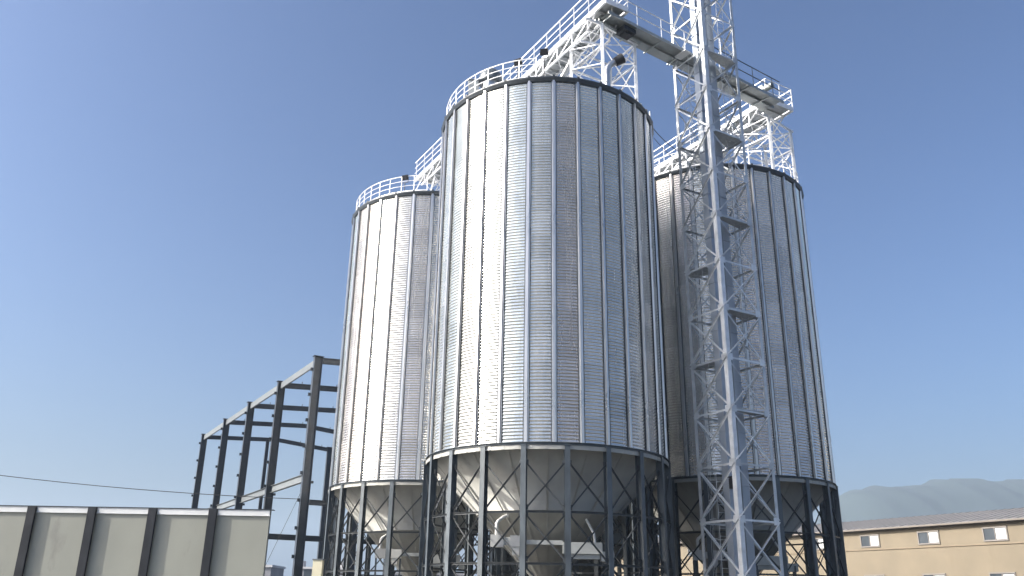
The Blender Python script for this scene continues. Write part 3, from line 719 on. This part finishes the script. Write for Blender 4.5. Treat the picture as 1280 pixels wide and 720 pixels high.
for s in range(-40, 60, 20):
    b = MB(off); b.tube(qb(s+.2, -.12, 0), qb(s+.2, -.12, EZ-.35), .06, 8); b.tube(qb(s+.2, -.12, EZ-.35), qb(s+.2, -.5, EZ-.05), .06, 8)
    for z in (1.5, 4, 6.4): b.tube(qb(s+.2, -.12, z), qb(s+.2, -.12, z+.08), .085, 8)
    b.build('downpipe', M_roofgrey, root)
s = -43.0
while s < s1-2:
    for zc, hh, ww in ((7.92, .52, 1.05), (3.6, .95, 1.1)):
        b = MB(off); b.frame(qb(s, 0, zc), ub*ww, nb*.03, (0, 0, hh)); wo = b.build('window', M_glass, root)
        b = MB(off)
        for z in (zc-hh-.04, zc+hh+.04): b.frame(qb(s, -.03, z), ub*(ww+.1), nb*.07, (0, 0, .06))
        for d_ in (-ww-.04, 0, ww+.04): b.frame(qb(s+d_, -.03, zc), ub*(.055 if d_ else .035), nb*.06, (0, 0, hh-.025))
        b.build('window_frame', M_wframe, wo)
        b = MB(off); b.frame(qb(s-ww*.5, -.036, zc), ub*ww*.44, nb*.008, (0, 0, hh*.9)); b.build('blind', M_grate, wo)
    s += 6.6
# ---------------------------------------------------------------- small town far left
def house(x0, x1, y, dep_, h, m, label, extra=0):
    root = thing('flat_roofed_house', ((x0+x1)/2, y+dep_/2, 0), label, 'building', 'low buildings in the distance')
    off = root.location; b = MB(off); b.box(x0, x1, y, y+dep_, 0, h); b.build('wall', m, root)
    b = MB(off); b.box(x0-.2, x1+.2, y-.2, y+dep_+.2, h+.003, h+.35); b.build('parapet', M_town2 if m is M_town else M_town, root)
    n = max(1, int((x1-x0)/3)); 
    for i in range(n):
        xc = x0+(x1-x0)*(i+.5)/n
        for z in ([1.6, 4.6] if h > 5.5 else [1.6]):
            b = MB(off); b.box(xc-.6, xc+.6, y-.05, y+.05, z, z+1.3); b.build('window', M_glass, root)
    if extra:
        b = MB(off)
        for i in range(extra): xx = x0+1+i*(x1-x0-2)/max(1, extra-1) if extra > 1 else (x0+x1)/2; b.tube((xx, y+1.5, h+.35), (xx, y+1.5, h+1.3), .45, 10)
        b.build('water_tank', M_town, root)
house(-62, -51, 170, 9, 5.6, M_town, 'grey low house half hidden behind the panel fence edge', 1)
house(-50, -41.5, 150, 9, 6.2, M_town2, 'pale low house just right of the panel fence', 1)
house(-41, -36.6, 138, 8, 5.9, M_town, 'dark grey narrow house left of the tall frame column')
house(-35.8, -27.0, 150, 10, 6.1, M_town, 'dark flat roofed house with tanks right of the tall frame column', 3)
house(-90, -66, 210, 9, 6.2, M_town2, 'pale long house far beyond the panel fence', 2)
house(-22, -8, 170, 10, 6, M_town2, 'pale flat roofed house beyond the legs of the left silo')

# overhead line between an out of frame pole and the steel frame
root = thing('utility_pole', (-42, 46, 0), 'wooden utility pole beyond the left edge', 'utility pole')
b = MB(root.location); b.tube((-42, 46, 0), (-42, 46, 9.6), .16, 10, .11); b.build('pole', M_brown, root)
b = MB(root.location); b.bar((-42.8, 46, 9.2), (-41.2, 46, 9.2), .1, .1); b.build('crossarm', M_brown, root)
cable('overhead_line', sag((-41.3, 46, 9.3), q(0, -.3, 6.9), .55), .02, M_cable, 'thin overhead line passing above the panel fence to the steel frame', 'cable')
cable('guy_wire', [q(0, -.28, 7.2), q(-.5, -3.2, 0)], .014, M_cable, 'thin guy wire slanting down from the tall frame column', 'wire')
